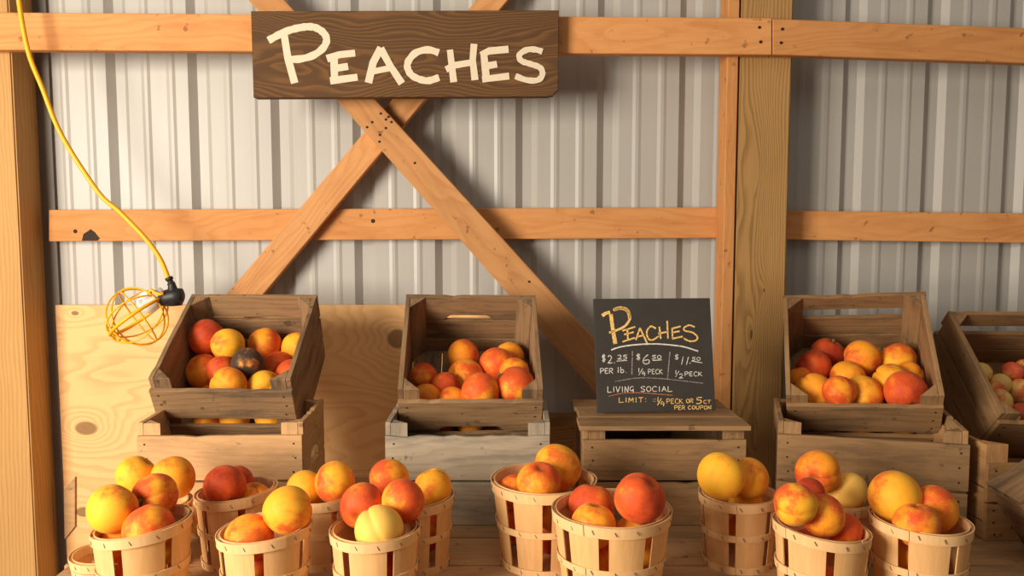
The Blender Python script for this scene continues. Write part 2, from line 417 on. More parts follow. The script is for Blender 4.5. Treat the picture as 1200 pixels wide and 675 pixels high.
st(S5, [(280, 328), (200, 306), (110, 328), (55, 390), (50, 445), (90, 502), (190, 535), (282, 510)], 50)
st(S5, [(362, 305), (375, 420), (390, 545)], 48); st(S5, [(540, 262), (530, 380), (547, 530)], 50); st(S5, [(332, 452), (400, 420), (520, 400)], 46)
st(S5, [(612, 335), (630, 510)], 52); st(S5, [(590, 345), (650, 315), (795, 302)], 48); st(S5, [(640, 425), (710, 412)], 50); st(S5, [(600, 525), (800, 500)], 48)
st(S5, [(1045, 320), (990, 304), (925, 308), (875, 345), (890, 388), (960, 412), (1030, 440), (1045, 490), (1010, 530), (930, 530), (845, 500)], 42)
o = link('lettering', bm, M['cream'], sign); o['label'] = 'cream brushed letters'
# screws and nail holes
def studs(parent, pts, Y, mat, r=.004, name='nail', base=None):
    for u, v in pts:
        q = at_y(u, v, Y); bm = bmesh.new()
        bmesh.ops.create_cone(bm, cap_ends=True, segments=10, radius1=r, radius2=r * .8, depth=.003)
        o = link(name, bm, mat, smooth=False)
        o.rotation_euler = (math.pi / 2, 0, 0); o.location = (q.x, Y, q.z)
        if parent is not None:
            bpy.context.view_layer.update(); o.parent = parent; o.matrix_parent_inverse = parent.matrix_world.inverted()
beams = [o for o in bpy.data.objects if o.name.startswith('wooden_beam')]
braces = [o for o in bpy.data.objects if o.name.startswith('diagonal_brace')]
studs(beams[2], [(890, 32), (891.5, 49)], 2.261, M['nail'], .0042); studs(beams[3], [(917, 34), (915.5, 50)], 2.261, M['nail'], .0042)
studs(braces[1], [(446, 133), (455, 137), (458.5, 143), (452, 150), (436, 143), (430, 149), (445, 158), (444.5, 166), (486, 191), (620, 330), (452, 140)], 2.3052, M['rust'], .0036)
studs(beams[0], [(437, 259), (88, 271)], 2.383, M['rust'], .006)

# ---- broken knot hole on the lower beam
bm = bmesh.new(); P = [at_y(u, v, 2.3835) for u, v in ((96, 282), (98, 274), (103, 271), (106, 268.5), (111, 272), (114, 276), (117, 279.5), (114, 282))]
prism(bm, [(q.x, q.z) for q in P], 2.3828, 2.3845)
o = link('knot_hole', bm, M['rust']); bpy.context.view_layer.update(); o.parent = beams[0]; o.matrix_parent_inverse = beams[0].matrix_world.inverted()

# ------------------------------------------------------------------ chalkboard on crate
board_quad = [(696, 351), (833.5, 350), (838.5, 481), (700, 484)]
cb, mp = flatboard('chalkboard', board_quad, 1.868, .010, M['slate'], 'black chalkboard with handwritten peach prices standing on the middle crate', 'chalkboard', lean=-.05)
FONT = {
 'P': [[(0, 0), (.05, 1)], [(0, .05), (.6, 0), (.95, .2), (.7, .48), (.03, .55)]], 'E': [[(.05, 0), (.1, 1)], [(.0, .03), (.9, 0)], [(.08, .5), (.75, .45)], [(.1, 1), (.95, .95)]],
 'A': [[(0, 1), (.45, 0)], [(.45, 0), (1, 1)], [(.18, .65), (.85, .6)]], 'C': [[(.95, .15), (.6, 0), (.2, .15), (.02, .5), (.2, .88), (.6, 1), (.98, .88)]],
 'H': [[(.05, 0), (.05, 1)], [(.9, 0), (.9, 1)], [(0, .52), (.95, .45)]], 'S': [[(.95, .1), (.5, 0), (.08, .2), (.35, .45), (.85, .65), (.8, .93), (.4, 1), (0, .88)]],
 'R': [[(0, 0), (.02, 1)], [(0, .05), (.6, 0), (.9, .22), (.6, .48), (.02, .55)], [(.3, .52), (1, 1)]], 'K': [[(.05, 0), (.05, 1)], [(.9, .05), (.08, .55)], [(.2, .45), (1.1, 1)]],
 'L': [[(.1, 0), (.05, 1)], [(.05, 1), (1, .95)]], 'I': [[(.5, 0), (.5, 1)]], 'V': [[(0, 0), (.4, 1)], [(.4, 1), (1, 0)]], 'N': [[(.05, 1), (.1, 0)], [(.1, 0), (.8, 1)], [(.8, 1), (.95, -.1)]],
 'G': [[(.9, .1), (.5, 0), (.1, .25), (.1, .6), (.5, .72), (.85, .45)], [(.85, .4), (.85, 1.05)]], 'O': [[(.5, 0), (.1, .25), (.05, .7), (.45, 1), (.9, .75), (.9, .25), (.5, 0)]],
 'M': [[(0, 1), (.1, 0)], [(.1, 0), (.5, .7)], [(.5, .7), (.9, 0)], [(.9, 0), (1, 1)]], 'T': [[(0, .03), (1, 0)], [(.5, 0), (.45, 1)]], 'U': [[(.05, 0), (.05, .7), (.45, 1), (.85, .7), (.9, 0)]],
 'l': [[(.5, 0), (.5, 1)]], 'b': [[(.1, 0), (.1, 1)], [(.1, .6), (.55, .45), (.9, .7), (.6, 1), (.1, .97)]],
 '$': [[(.9, .15), (.4, .08), (.15, .32), (.8, .6), (.7, .85), (.05, .85)], [(.4, -.1), (.35, 1.1)], [(.65, -.1), (.6, 1.1)]],
 '0': [[(.5, 0), (.1, .25), (.1, .75), (.5, 1), (.9, .75), (.9, .25), (.5, 0)]], '1': [[(.5, 0), (.45, 1)]], '2': [[(.05, .2), (.4, 0), (.85, .2), (.6, .6), (.0, 1)], [(0, 1), (1, .95)]],
 '4': [[(.5, 0), (.05, .6)], [(.05, .6), (1, .58)], [(.8, .2), (.75, 1.1)]], '5': [[(.95, 0), (.2, .03)], [(.2, .03), (.15, .42)], [(.15, .42), (.7, .45), (.85, .7), (.5, 1), (0, .95)]],
 '6': [[(.75, 0), (.25, .35), (.05, .75), (.4, 1), (.9, .85), (.8, .55), (.2, .65)]], '.': [[(.3, .92), (.5, 1.0)]], ':': [[(.3, .2), (.55, .25)], [(.3, .8), (.55, .85)]], '/': [[(1, 0), (0, 1)]],
}
pxb = 1.868 / 1000
def chalk(bm, strokes, w): 
    for s in strokes: ribbon(bm, s, w * pxb, -.0007, mp)
def write(bm, s, x0, y0, x1, y1, w=.85, slope=0.):
    n = sum(.55 if c in 'Il1.:' else (.6 if c == ' ' else 1) for c in s); cw = (x1 - x0) / (n + (len(s) - 1) * .28)
    x = x0
    for c in s:
        k = .55 if c in 'Il1.:' else (.6 if c == ' ' else 1)
        if c != ' ':
            dy = (x - x0) * slope
            chalk(bm, [[(x + cw * k * a, y0 + dy + (y1 - y0) * b) for a, b in q] for q in FONT[c]], w)
        x += cw * (k + .28)
W_, Y_, O_, Gr, N_, V_ = (bmesh.new() for _ in range(6))
Z1 = lambda x, y: (690 + x / 8, 345 + y / 8)
chalk(Y_, [[Z1(212, 190), Z1(228, 320), Z1(252, 468)]], 4.6)
chalk(Y_, [[Z1(130, 205), Z1(165, 180), Z1(205, 172)]], 4.0)
chalk(Y_, [[Z1(232, 150), Z1(300, 135), Z1(355, 145), Z1(390, 190), Z1(388, 240), Z1(345, 300), Z1(270, 338), Z1(195, 362)]], 2.8)
chalk(Y_, [[Z1(240, 148), Z1(300, 132), Z1(360, 148), Z1(385, 190), Z1(388, 230)]], 4.0)
for s in ([(365, 325), (372, 432)], [(320, 345), (440, 308)], [(335, 380), (425, 358)], [(320, 448), (438, 410)], [(445, 432), (485, 318)], [(485, 318), (552, 462)], [(455, 400), (522, 388)],
          [(635, 325), (590, 303), (550, 348), (560, 412), (600, 432), (662, 395)], [(668, 308), (680, 420)], [(742, 252), (748, 420)], [(655, 372), (755, 352)], [(788, 320), (792, 422)], [(785, 325), (870, 303)],
          [(790, 362), (860, 348)], [(785, 420), (888, 398)], [(1000, 310), (950, 293), (900, 318), (910, 345), (980, 362), (1025, 402), (1010, 435), (950, 442), (895, 415)]):
    chalk(Y_, [[Z1(*q) for q in s]], 1.9)
chalk(W_, [[(716.5, 410.6), (727.5, 407), (746, 404.4), (767.5, 403.5), (787.5, 404.8), (802.5, 407), (818.8, 412)]], 1.6)
write(W_, '$', 705.4, 416.3, 710.2, 424); write(W_, '2.', 712.5, 417, 722, 426, 1.); write(W_, '25', 724, 416.5, 735.5, 421.4); chalk(W_, [[(723, 423.6), (735.2, 422.8)]], .8)
write(W_, 'PER', 703.8, 432, 718.5, 438); write(W_, 'lb.', 723.5, 430.5, 735.5, 437, .9)
chalk(Gr, [[(741.6, 412), (740.7, 439.5)], [(785.7, 412.7), (782.5, 445.3)]], 1.2)
write(W_, '$', 746, 415.5, 751, 422); write(W_, '6', 753.5, 416, 762, 427, 1.); write(W_, '50', 764.5, 416.8, 775.5, 421); chalk(W_, [[(765, 422.8), (776, 422.2)]], .9)
write(W_, '1', 748, 431.5, 750, 436.5); chalk(W_, [[(753.6, 432), (748.7, 440)]], .8); write(W_, '4', 752.4, 435, 756.6, 440.5); write(W_, 'PECK', 760, 433, 776.4, 438.6, .7)
write(W_, '$', 791.2, 416, 796, 421.5, .7); chalk(W_, [[(801.2, 418.4), (799.2, 427.6)], [(807.4, 418.6), (804.8, 428)], [(808.8, 425.4), (809.6, 426.4)]], .95); write(W_, '50', 811.5, 419, 821.4, 422.8, .7); chalk(W_, [[(811, 423.4), (823.6, 425.6)]], .9)
write(W_, '1', 791.6, 434, 793.4, 438.5); chalk(W_, [[(796.2, 435), (792, 442)]], .8); write(W_, '2', 796.2, 438.4, 800.8, 443.3); write(W_, 'PECK', 802.9, 436, 823, 441, .8)
chalk(Gr, [[(721, 447.4), (742, 443.8), (760, 443.2), (783.7, 444.7), (824.6, 449.4)]], .9)
write(W_, 'LIVING', 712, 453, 743, 460, .85); write(W_, 'SOCIAL', 751, 453, 788, 459, .85)
chalk(O_, [[(713, 464.6), (729, 461.2), (747, 460.4), (760, 461), (789, 463.4)]], .8)
write(N_, 'LIMIT:', 725.2, 466, 758.5, 471.6, .95)
chalk(Gr, [[(767 + 1.7 * math.cos(a), 469 + 1.7 * math.sin(a)) for a in [i * math.pi / 5 for i in range(11)]]], .6)
write(V_, '1', 770, 465.5, 772.4, 471); chalk(V_, [[(775.2, 467), (770.4, 475)]], .95); write(V_, '4', 774, 470, 778.8, 475.5, .95)
write(V_, 'PECK', 781.3, 467.5, 800, 473, .85); write(V_, 'OR', 804.4, 467.5, 812.4, 472.2, .85); write(V_, '5', 815.7, 465.8, 823, 473, 1.1); write(V_, 'CT', 824.6, 469, 833, 473, .8)
write(V_, 'PER', 790.6, 475.2, 802.6, 480, .85); write(V_, 'COUPON', 806.4, 475.4, 833.4, 479.6, .85)
for nm, b_, mt in (('white_writing', W_, 'chalk_white'), ('yellow_heading', Y_, 'chalk_yellow'), ('limit_word', N_, 'chalk_yellow'), ('coupon_note', V_, 'chalk_yellow'), ('orange_line', O_, 'chalk_orange'), ('faint_lines', Gr, 'chalk_grey')):
    link(nm, b_, M[mt], cb)

# ------------------------------------------------------------------ display table
tb = thing('display_table', 'long weathered plank table carrying the crates and baskets', 'table', (0, 0, -.75))
XL, XR = -.845, 1.85
ys = [1.15, 1.29, 1.43, 1.571, 1.71, 1.85, 1.99, 2.12]
for i in range(len(ys) - 1):
    bm = bmesh.new(); w = (XR - XL); d = ys[i + 1] - ys[i] - .004
    e0, e1 = rnd.uniform(-.01, .01), rnd.uniform(-.01, .01)
    box(bm, (-w / 2 + e0, -.036, -d / 2), (w / 2 + e1, 0, d / 2)); bevel(bm, .002, 2)
    # local Z -> world Y
    o = link('plank', bm, M['table'], tb, loc=((XL + XR) / 2, (ys[i] + ys[i + 1]) / 2, .75)); o.rotation_euler = (math.pi / 2, 0, 0)
for x in (XL + .1, XR - .1):
    for y in (1.25, 2.0):
        bm = bmesh.new(); box(bm, (-.35, -.04, -.04), (.35, .04, .04)); bevel(bm, .003)
        link('leg', bm, M['table'], tb, loc=(x, y, .35), rot=(0, -math.pi / 2, 0))
for y in (1.25, 2.0):
    bm = bmesh.new(); box(bm, (XL + .15, -.02, .62), (XR - .15, .02, .70)); bevel(bm, .002); link('apron', bm, M['table'], tb, loc=(0, y, 0))
bpy.context.view_layer.update()

# ------------------------------------------------------------------ crates
def plankmesh(L, Hh, th=.011, notch=None, chips=0, seed=0, notch_top=False):
    """board centred at origin: length along X, height along Z, thickness along Y"""
    r = random.Random(seed); pts = [(-L / 2, -Hh / 2)]
    if notch:
        nx, nw, nh = notch
        pts += [(nx - nw / 2 - .012, -Hh / 2), (nx - nw / 2, -Hh / 2 + nh * .8), (nx - nw / 2 + .008, -Hh / 2 + nh), (nx + nw / 2 - .008, -Hh / 2 + nh), (nx + nw / 2, -Hh / 2 + nh * .8), (nx + nw / 2 + .012, -Hh / 2)]
    pts += [(L / 2, -Hh / 2), (L / 2, Hh / 2)]
    n = 14
    for i in range(1, n):
        x = L / 2 - L * i / n; dz = r.uniform(-.0005, .0004)
        if chips and r.random() < chips * .22: dz -= r.uniform(.001, .004)
        pts.append((x + r.uniform(-.003, .003), Hh / 2 + dz))
    pts.append((-L / 2, Hh / 2))
    bm = bmesh.new(); prism(bm, pts, -th / 2, th / 2); bevel(bm, .0009)
    return bm
nail_me = None
def nail(parent, x, z, y):
    global nail_me
    if nail_me is None:
        bm = bmesh.new(); bmesh.ops.create_cone(bm, cap_ends=True, segments=8, radius1=.0022, radius2=.0018, depth=.0016)
        bmesh.ops.rotate(bm, verts=bm.verts, matrix=Matrix.Rotation(math.pi / 2, 3, 'X'))
        nail_me = bpy.data.meshes.new('nail'); bm.to_mesh(nail_me); bm.free(); nail_me.materials.append(M['nail'])
    link('nail', nail_me, None, parent, loc=(x, y, z))
cseed = [0]
def crate(label, mat, W, D, H, front, back, side, loc, yaw=0, tilt=0, roll=0, topref=False, lid=None, group=None, postH=None, side_notch=None, nm='wooden_crate', post_w=.036, bottom=True, nails=True):
    """front/back/side: lists of (z0, z1, notch). loc: bottom front centre (or top front centre when topref)"""
    R = Matrix.Rotation(yaw, 3, 'Z') @ Matrix.Rotation(tilt, 3, 'X') @ Matrix.Rotation(roll, 3, 'Y')
    L0 = Vector(loc) - (R @ Vector((0, 0, H)) if topref else Vector())
    root = thing(nm, label, 'crate', L0, R.to_euler(), group)
    th = .011; r = random.Random(cseed[0] * 17 + 3); cseed[0] += 1
    for (lst, y, isf) in ((front, th / 2, True), (back, D - th / 2, False)):
        for (z0, z1, nt) in lst:
            L = W + r.uniform(-.002, .003)
            o = link('front_board' if isf else 'back_board', plankmesh(L, z1 - z0, th, nt, chips=.8, seed=r.randint(0, 9999)), mat, root, loc=(r.uniform(-.001, .001), y, (z0 + z1) / 2), rot=(0, r.uniform(-.004, .004), 0))
            if isf and nails:
                for sx in (-1, 1):
                    for k in range(3): nail(o, sx * (W / 2 - .018) + r.uniform(-.003, .003), (z1 - z0) * (k - 1) * .32, -th / 2 - .0004)
    for sx in (-1, 1):
        for j, (z0, z1, nt) in enumerate(side):
            o = link('side_board', plankmesh(D - 2 * th - .001, z1 - z0, th, nt if (side_notch is None or side_notch == sx) else None, chips=.5, seed=r.randint(0, 9999)), mat, root, loc=(sx * (W / 2 - th / 2), D / 2, (z0 + z1) / 2), rot=(0, 0, math.pi / 2))
    ph = postH or (H - .002)
    for sx in (-1, 1):
        for sy in (0, 1):
            bm = bmesh.new(); px_ = sx * (W / 2 - th - .0005); py = (th + .0005) if sy == 0 else (D - th - .0005); dy = 1 if sy == 0 else -1
            tri = [(px_, py), (px_ - sx * post_w, py), (px_, py + dy * post_w)]
            a = [bm.verts.new((q[0], q[1], .004)) for q in tri]; b = [bm.verts.new((q[0], q[1], ph)) for q in tri]
            bm.faces.new(a); bm.faces.new(b)
            for i in range(3): bm.faces.new((a[i], a[(i + 1) % 3], b[(i + 1) % 3], b[i]))
            bevel(bm, .0008)
            # centre the mesh and lay its grain upright
            c = Vector((px_, py, ph / 2)); Rm = Matrix.Rotation(-math.pi / 2, 3, 'Y')
            for v in bm.verts: v.co = Rm.inverted() @ (v.co - c)
            link('corner_post', bm, mat, root, loc=c, rot=(0, -math.pi / 2, 0))
    if bottom:
        n = 4; wd = (W - 2 * th - .004) / n
        for k in range(n):
            bm = plankmesh(D - 2 * th - .002, wd - .0022, .008, seed=r.randint(0, 999))
            o = link('bottom_slat', bm, mat, root, loc=(-W / 2 + th + .002 + wd * (k + .5), D / 2, .008)); o.rotation_euler = (math.pi / 2, 0, math.pi / 2)
    if lid:
        n = len(lid)
        for (y0, y1, l0, l1) in lid:
            bm = plankmesh(l1 - l0, y1 - y0, .010, chips=.6, seed=r.randint(0, 999))
            o = link('top_board', bm, mat, root, loc=((l0 + l1) / 2, (y0 + y1) / 2, H + .0055)); o.rotation_euler = (-math.pi / 2, 0, 0)
    return root
# upright crates on the table
HL = .222
def lx(u, v, Y): return at_y(u, v, Y).x
std = [(.0, .093, None), (.098, .195, None)]
sid = [(.0, .070, None), (.073, .150, None), (.153, .222, None)]
L1 = crate('tan wooden crate standing on the table below the crate nearest the caged lamp', M['crate_tan'], .350, .25, HL, std, [(0, .095, None)], [(.0, .105, None), (.108, .222, (.0, .07, .03))], (at_z(261, 615).x, 1.78, .001), yaw=math.radians(1.5), side_notch=1)
L2 = crate('silver grey weathered crate standing on the table left of the chalkboard crate', M['crate_grey'], .352, .25, HL, std, [(0, .095, None)], sid, (at_z(548.5, 615).x, 1.78, .001))
L3 = crate('brown upturned crate with boarded top that the chalkboard stands on', M['crate_brown'], .345, .25, .207, [(.0, .093, None), (.098, .186, None)], [(.0, .093, None), (.098, .186, None)], [(.0, .10, None), (.103, .205, None)], (at_z(777, 615).x, 1.78, .001),
           lid=[(-.006, .075, -.182, .182), (.078, .165, -.176, .178), (.168, .256, -.180, .174)])
L4 = crate('grey brown crate standing on the table right of the tall knotty post', M['crate_brown'], .372, .26, HL, std, [(0, .095, None)], sid, (at_z(1013, 618).x, 1.75, .001), yaw=math.radians(-14.6))
L5 = crate('tan crate with stencilled side on the table at the right edge', M['crate_pine'], .38, .26, .200, [(.0, .078, None), (.081, .160, None)], [(0, .095, None)], [(.0, .035, None), (.038, .105, None), (.108, .198, None)], (.965 + .19, 1.70, .001), yaw=math.radians(3))
# tilted crates: pose (X, Y, Z of the front top edge), yaw, tilt, roll
HU = .20
U1 = crate('tilted brown grey crate of peaches nearest the caged yellow lamp', M['crate_dusk'], .316, .334, HU, [(.0, .064, None), (.088, .172, None)], [(.0, .055, None), (.062, .125, None), (.134, .199, None)],
           [(.0, .098, None), (.100, .199, None)], (-.651, 1.863, .296), .0046, .5286, .0135, topref=True)
U2 = crate('tilted dark brown crate of peaches left of the chalkboard, with a handle slot', M['crate_dusk'], .3216, .326, HU, [(.0, .058, None), (.068, .168, (0, .13, .016))], [(.0, .055, None), (.057, .120, None), (.122, .199, (-.005, .10, .016))],
           [(.0, .098, None), (.100, .199, None)], (-.0906, 1.853, .274), .0433, .6335, .0119, topref=True)
U4 = crate('tilted brown crate of peaches right of the tall knotty post', M['crate_umber'], .3268, .332, HU, [(.0, .062, None), (.080, .171, None)], [(.0, .055, None), (.060, .112, None), (.116, .0 + .150, None), (.170, .199, None)][0:0] or [(.0, .060, None), (.064, .124, None), (.154, .199, None)],
           [(.0, .098, None), (.100, .199, None)], (.776, 1.854, .260), -.2572, .6891, -.0782, topref=True)
U5 = crate('tilted dark crate of small pale peaches at the right edge of the photo', M['crate_umber'], .36, .32, HU, [(.0, .085, None), (.088, .176, None)], [(.0, .060, None), (.064, .124, None), (.154, .199, None)],
           [(.0, .060, None), (.063, .128, None), (.131, .199, None)], (1.270, 1.87, .215), .048, .7186, .0214, topref=True)
# stencilled capitals on the side of the right-hand crate
def glyphs(bm, s, x0, z1, h, wch):
    x = x0
    for c in s:
        for q in FONT[c]: ribbon(bm, [(x + a * wch, z1 - b * h) for a, b in q], h * .2, 0, lambda a, b: (a, b))
        x += wch * 1.45
bm = bmesh.new(); glyphs(bm, 'MO', -.01, .020, .022, .016)
for v in bm.verts: v.co = Vector((0, -v.co.x, v.co.z))
o = link('stencil_lettering', bm, M['black'], L5, loc=(-.19 - .0006, .115, .062))
# weathered box lying askew at the right edge
rl = math.radians(-33)
ax = crate('weathered grey wooden box tipped up on one edge at the bottom right corner', M['crate_dusk'], .30, .11, .15, [(.0, .150, None)], [(.0, .150, None)], [(.0, .150, None)],
           (1.025 + .15 * math.cos(rl), 1.54, .002 - .15 * math.sin(rl)), roll=rl, nm='tipped_box', post_w=.015, nails=False, lid=[(0, .11, -.15, .15)])
bpy.context.view_layer.update()

# ------------------------------------------------------------------ baskets
BASKETS = {}
def basket(key, u, v, wpx, kind, gap_deg, shear, label, empty=False, hh=None):
    n = 6 if kind == 'quarter' else 8
    ratio = .90 if kind == 'quarter' else .80
    h = hh or .135
    for _ in range(12):
        ang = math.atan((v - 337.5) / F) + PITCH; Y = (CAMH - h) / math.tan(ang)
        dep = Y * CP + (CAMH - h) * SP; Dm = wpx * dep / F; h = hh or ratio * Dm
    Rt = Dm / 2 - .004; Rb = Rt * (.85 if kind == 'quarter' else .80); X = (u - 600) / F * dep
    root = thing('peach_basket' if not empty else 'empty_basket', label, 'basket', (X, Y, 0), group=None)
    faced = math.atan2(-Y, -X) if False else -math.pi / 2 + math.atan2(X, Y) * -1
    def R(z): t = z / h; return Rb + (Rt - Rb) * t
    def sh(x, z): return z + shear * x * (z / h)
    gw = math.radians(11 if kind == 'quarter' else 10); seg = 2 * math.pi / n
    rr = random.Random(hash(key) % 1000 if False else sum(map(ord, key)))
    def shell(a0, a1, z0, z1, r0, r1, na, nz, wob=0.0, spiral=0.0):
        bm = bmesh.new(); grid = []
        for i in range(na + 1):
            a = a0 + (a1 - a0) * i / na; col = []
            for j in range(nz + 1):
                z = z0 + (z1 - z0) * j / nz; row = []
                for dr in (r0, r1):
                    rad = R(z) + dr + spiral * i / na
                    x, y = rad * math.cos(a), rad * math.sin(a)
                    zz = z + wob * math.sin(2 * a + key_ph)
                    row.append(bm.verts.new((x, y, sh(x, zz))))
                col.append(row)
            grid.append(col)
        for i in range(na):
            for j in range(nz):
                for k in (0, 1):
                    q = [grid[i][j][k], grid[i + 1][j][k], grid[i + 1][j + 1][k], grid[i][j + 1][k]]; bm.faces.new(q if k else q[::-1])
            for j, s in ((0, 0), (nz, 1)):
                bm.faces.new([grid[i][j][0], grid[i][j][1], grid[i + 1][j][1], grid[i + 1][j][0]])
        for i in (0, na):
            for j in range(nz): bm.faces.new([grid[i][j][0], grid[i][j + 1][0], grid[i][j + 1][1], grid[i][j][1]])
        return bm
    key_ph = rr.uniform(0, 6)
    def smooth(o):
        me = o.data; me.polygons.foreach_set('use_smooth', [True] * len(me.polygons))
        md = o.modifiers.new('edges', 'EDGE_SPLIT'); md.split_angle = math.radians(40)
    g0 = faced + math.radians(gap_deg)
    for k in range(n):
        top_gw = gw * rr.uniform(.8, 1.25)
        a0 = g0 + k * seg + top_gw / 2; a1 = g0 + (k + 1) * seg - top_gw / 2
        smooth(link('stave', shell(a0, a1, .003, h - .002, -.0011, .0011, 8, 6), M['veneer'], root))
    bw = .017 if kind == 'quarter' else .019; mw = .0125; bb = .014
    lap = faced + rr.uniform(-1.0, 1.0)
    def staple(parent, a, z, rad):
        x, y = rad * math.cos(a), rad * math.sin(a)
        bm = bmesh.new(); box(bm, (-.0005, -.0005, -.0038), (.0005, .0005, .0038))
        o = link('staple', bm, M['staple'], parent, loc=(x, y, sh(x, z)))
        tiltm = Matrix.Rotation(a + math.pi / 2, 3, 'Z') @ Matrix.Rotation(-.5 + rr.uniform(-.15, .15), 3, 'Y'); o.rotation_euler = tiltm.to_euler()
    for nm, z0, z1, off, cnt in (() if False else ('rim_hoop', h - bw, h, .0013, n * 2), ('middle_hoop', h * .51 - mw / 2, h * .51 + mw / 2, .0013, n * 2), ('bottom_hoop', .0, bb, .0013, n * 2)):
        o = link(nm, shell(lap, lap + 2 * math.pi + .22, z0, z1, off, off + .0016, 60, 1, wob=.0008 if nm != 'bottom_hoop' else 0, spiral=.0019), M['hoop'], root); smooth(o)
        for k in range(cnt):
            a = g0 + (k + .5 + rr.uniform(-.12, .12)) * 2 * math.pi / cnt
            if math.cos(a - faced) > -.1: staple(o, a, (z0 + z1) / 2 + rr.uniform(-.001, .001), R((z0 + z1) / 2) + off + .0034 if ((a - lap) % (2 * math.pi)) > 0 else R(z0) + off)
    smooth(link('inner_hoop', shell(lap + 2, lap + 2 + 2 * math.pi + .2, h - bw * .9, h + .0005, -.0032, -.0014, 60, 1, spiral=-.0016), M['hoop'], root))
    bm = bmesh.new(); bmesh.ops.create_cone(bm, cap_ends=True, segments=40, radius1=Rb - .002, radius2=Rb - .002, depth=.004)
    link('base', bm, M['veneer'], root, loc=(0, 0, .006))
    BASKETS[key] = dict(X=X, Y=Y, Rt=Rt, Rb=Rb, h=h, shear=shear, dep=dep, root=root)
    return root
B = basket
B('B0', 122, 647, 76, 'quarter', 20, 0, 'empty shallow round wooden basket at the bottom left corner beside the post', empty=True, hh=.05)
B('B1', 167, 611.5, 113, 'quarter', -30, .13, 'front basket of peaches at far left, partly covering the empty basket')
B('B2', 184, 588, 80, 'quarter', -10, .05, 'rear basket behind the far left basket of peaches, mostly hidden')
B('B3', 277, 573, 95, 'quarter', 7, .08, 'rear basket holding a deep red peach, in front of the tan crate')
B('B4', 310, 617, 110, 'quarter', -7, .08, 'front basket with two large peaches, second from the left')
B('B5', 373, 577, 90, 'quarter', 25, 0, 'rear basket of yellow peaches below the right corner of the tan crate')
B('B6', 440, 617, 107, 'quarter', 18.7, .02, 'front basket with three stacked peaches below the silver grey crate')
B('B7', 487, 581, 91, 'quarter', 29, .06, 'rear basket against the silver grey crate, behind three stacked peaches')
B('B8', 637.5, 560, 125, 'half', 4, 0, 'large rear basket between the silver grey crate and the chalkboard crate')
B('B9', 717, 594.5, 141, 'half', -6.5, 0, 'largest basket at front centre, below the chalkboard crate')
B('B10', 866, 577, 93, 'quarter', -9, 0, 'basket with three yellow peaches standing fully in view right of the chalkboard crate')
B('B11', 963, 615.5, 111, 'quarter', 11.8, -.10, 'front basket with a red-topped peach, second from the right')
B('B12', 982, 582, 90, 'quarter', 10, 0, 'rear basket with a pale yellow peach, in front of the grey brown crate')
B('B13', 1079, 607.5, 113, 'quarter', -18, -.04, 'front basket of golden peaches at the far right')

# ------------------------------------------------------------------ peaches
def peach_mesh(seed, lobes=.05, tip=.03):
    bm = bmesh.new(); nu, nv = 56, 30; rings = []; r = random.Random(seed); ph = [r.uniform(0, 6) for _ in range(4)]
    sq = r.uniform(.93, .99)
    def pos(th, fi):
        d = (fi + math.pi) % (2 * math.pi) - math.pi
        rad = 1 - .20 * math.exp(-(th / .27) ** 2) - lobes * (.75 * math.exp(-(d / .13) ** 2) + .5 * math.exp(-(d / .4) ** 2)) * math.sin(th) ** .5 * (.28 + .72 * math.cos(th * .5) ** 2) + tip * math.exp(-((math.pi - th) / .22) ** 2)
        rad += .018 * math.sin(2 * fi + ph[0]) * math.sin(th) + .015 * math.sin(3 * th + ph[1]) + .010 * math.sin(3 * fi + ph[2]) * math.sin(th) ** 2
        return Vector((math.sin(th) * math.cos(fi), math.sin(th) * math.sin(fi), math.cos(th) * sq)) * rad * .5
    top = bm.verts.new(pos(0, 1.5)); bot = bm.verts.new(pos(math.pi, 1.5))
    for j in range(1, nv):
        th = math.pi * (j / nv) ** 1.0; rings.append([bm.verts.new(pos(th, 2 * math.pi * i / nu)) for i in range(nu)])
    for i in range(nu):
        bm.faces.new((top, rings[0][i], rings[0][(i + 1) % nu])); bm.faces.new((bot, rings[-1][(i + 1) % nu], rings[-1][i]))
        for j in range(len(rings) - 1): bm.faces.new((rings[j][i], rings[j + 1][i], rings[j + 1][(i + 1) % nu], rings[j][(i + 1) % nu]))
    me = bpy.data.meshes.new('peach'); bmesh.ops.recalc_face_normals(bm, faces=bm.faces); bm.to_mesh(me); bm.free()
    me.polygons.foreach_set('use_smooth', [True] * len(me.polygons)); me.materials.append(M['peach']); return me
PM = [peach_mesh(1, .07, .02), peach_mesh(2, .09, .05), peach_mesh(3, .05, .0), peach_mesh(4, .12, .03), peach_mesh(5, .08, .01)]
def bm_stem():
    bm = tube([(0, 0, .33), (.01, 0, .42), (.035, .01, .50)], [.045, .035, .045], 8); me = bpy.data.meshes.new('stem'); bmesh.ops.recalc_face_normals(bm, faces=bm.faces); bm.to_mesh(me); bm.free(); me.materials.append(M['cut']); return me
STEM = bm_stem()
# container, u, v, px, blush, hue, extra, label.  extra: axis (direction of the stem pit seen from the camera: right, away, up), stem, dark, pale, spin
P_ = []
def P(cont, u, v, d, blush, hue, label, **kw): P_.append(dict(c=cont, u=u, v=v, d=d, blush=blush, hue=hue, label=label, **kw))
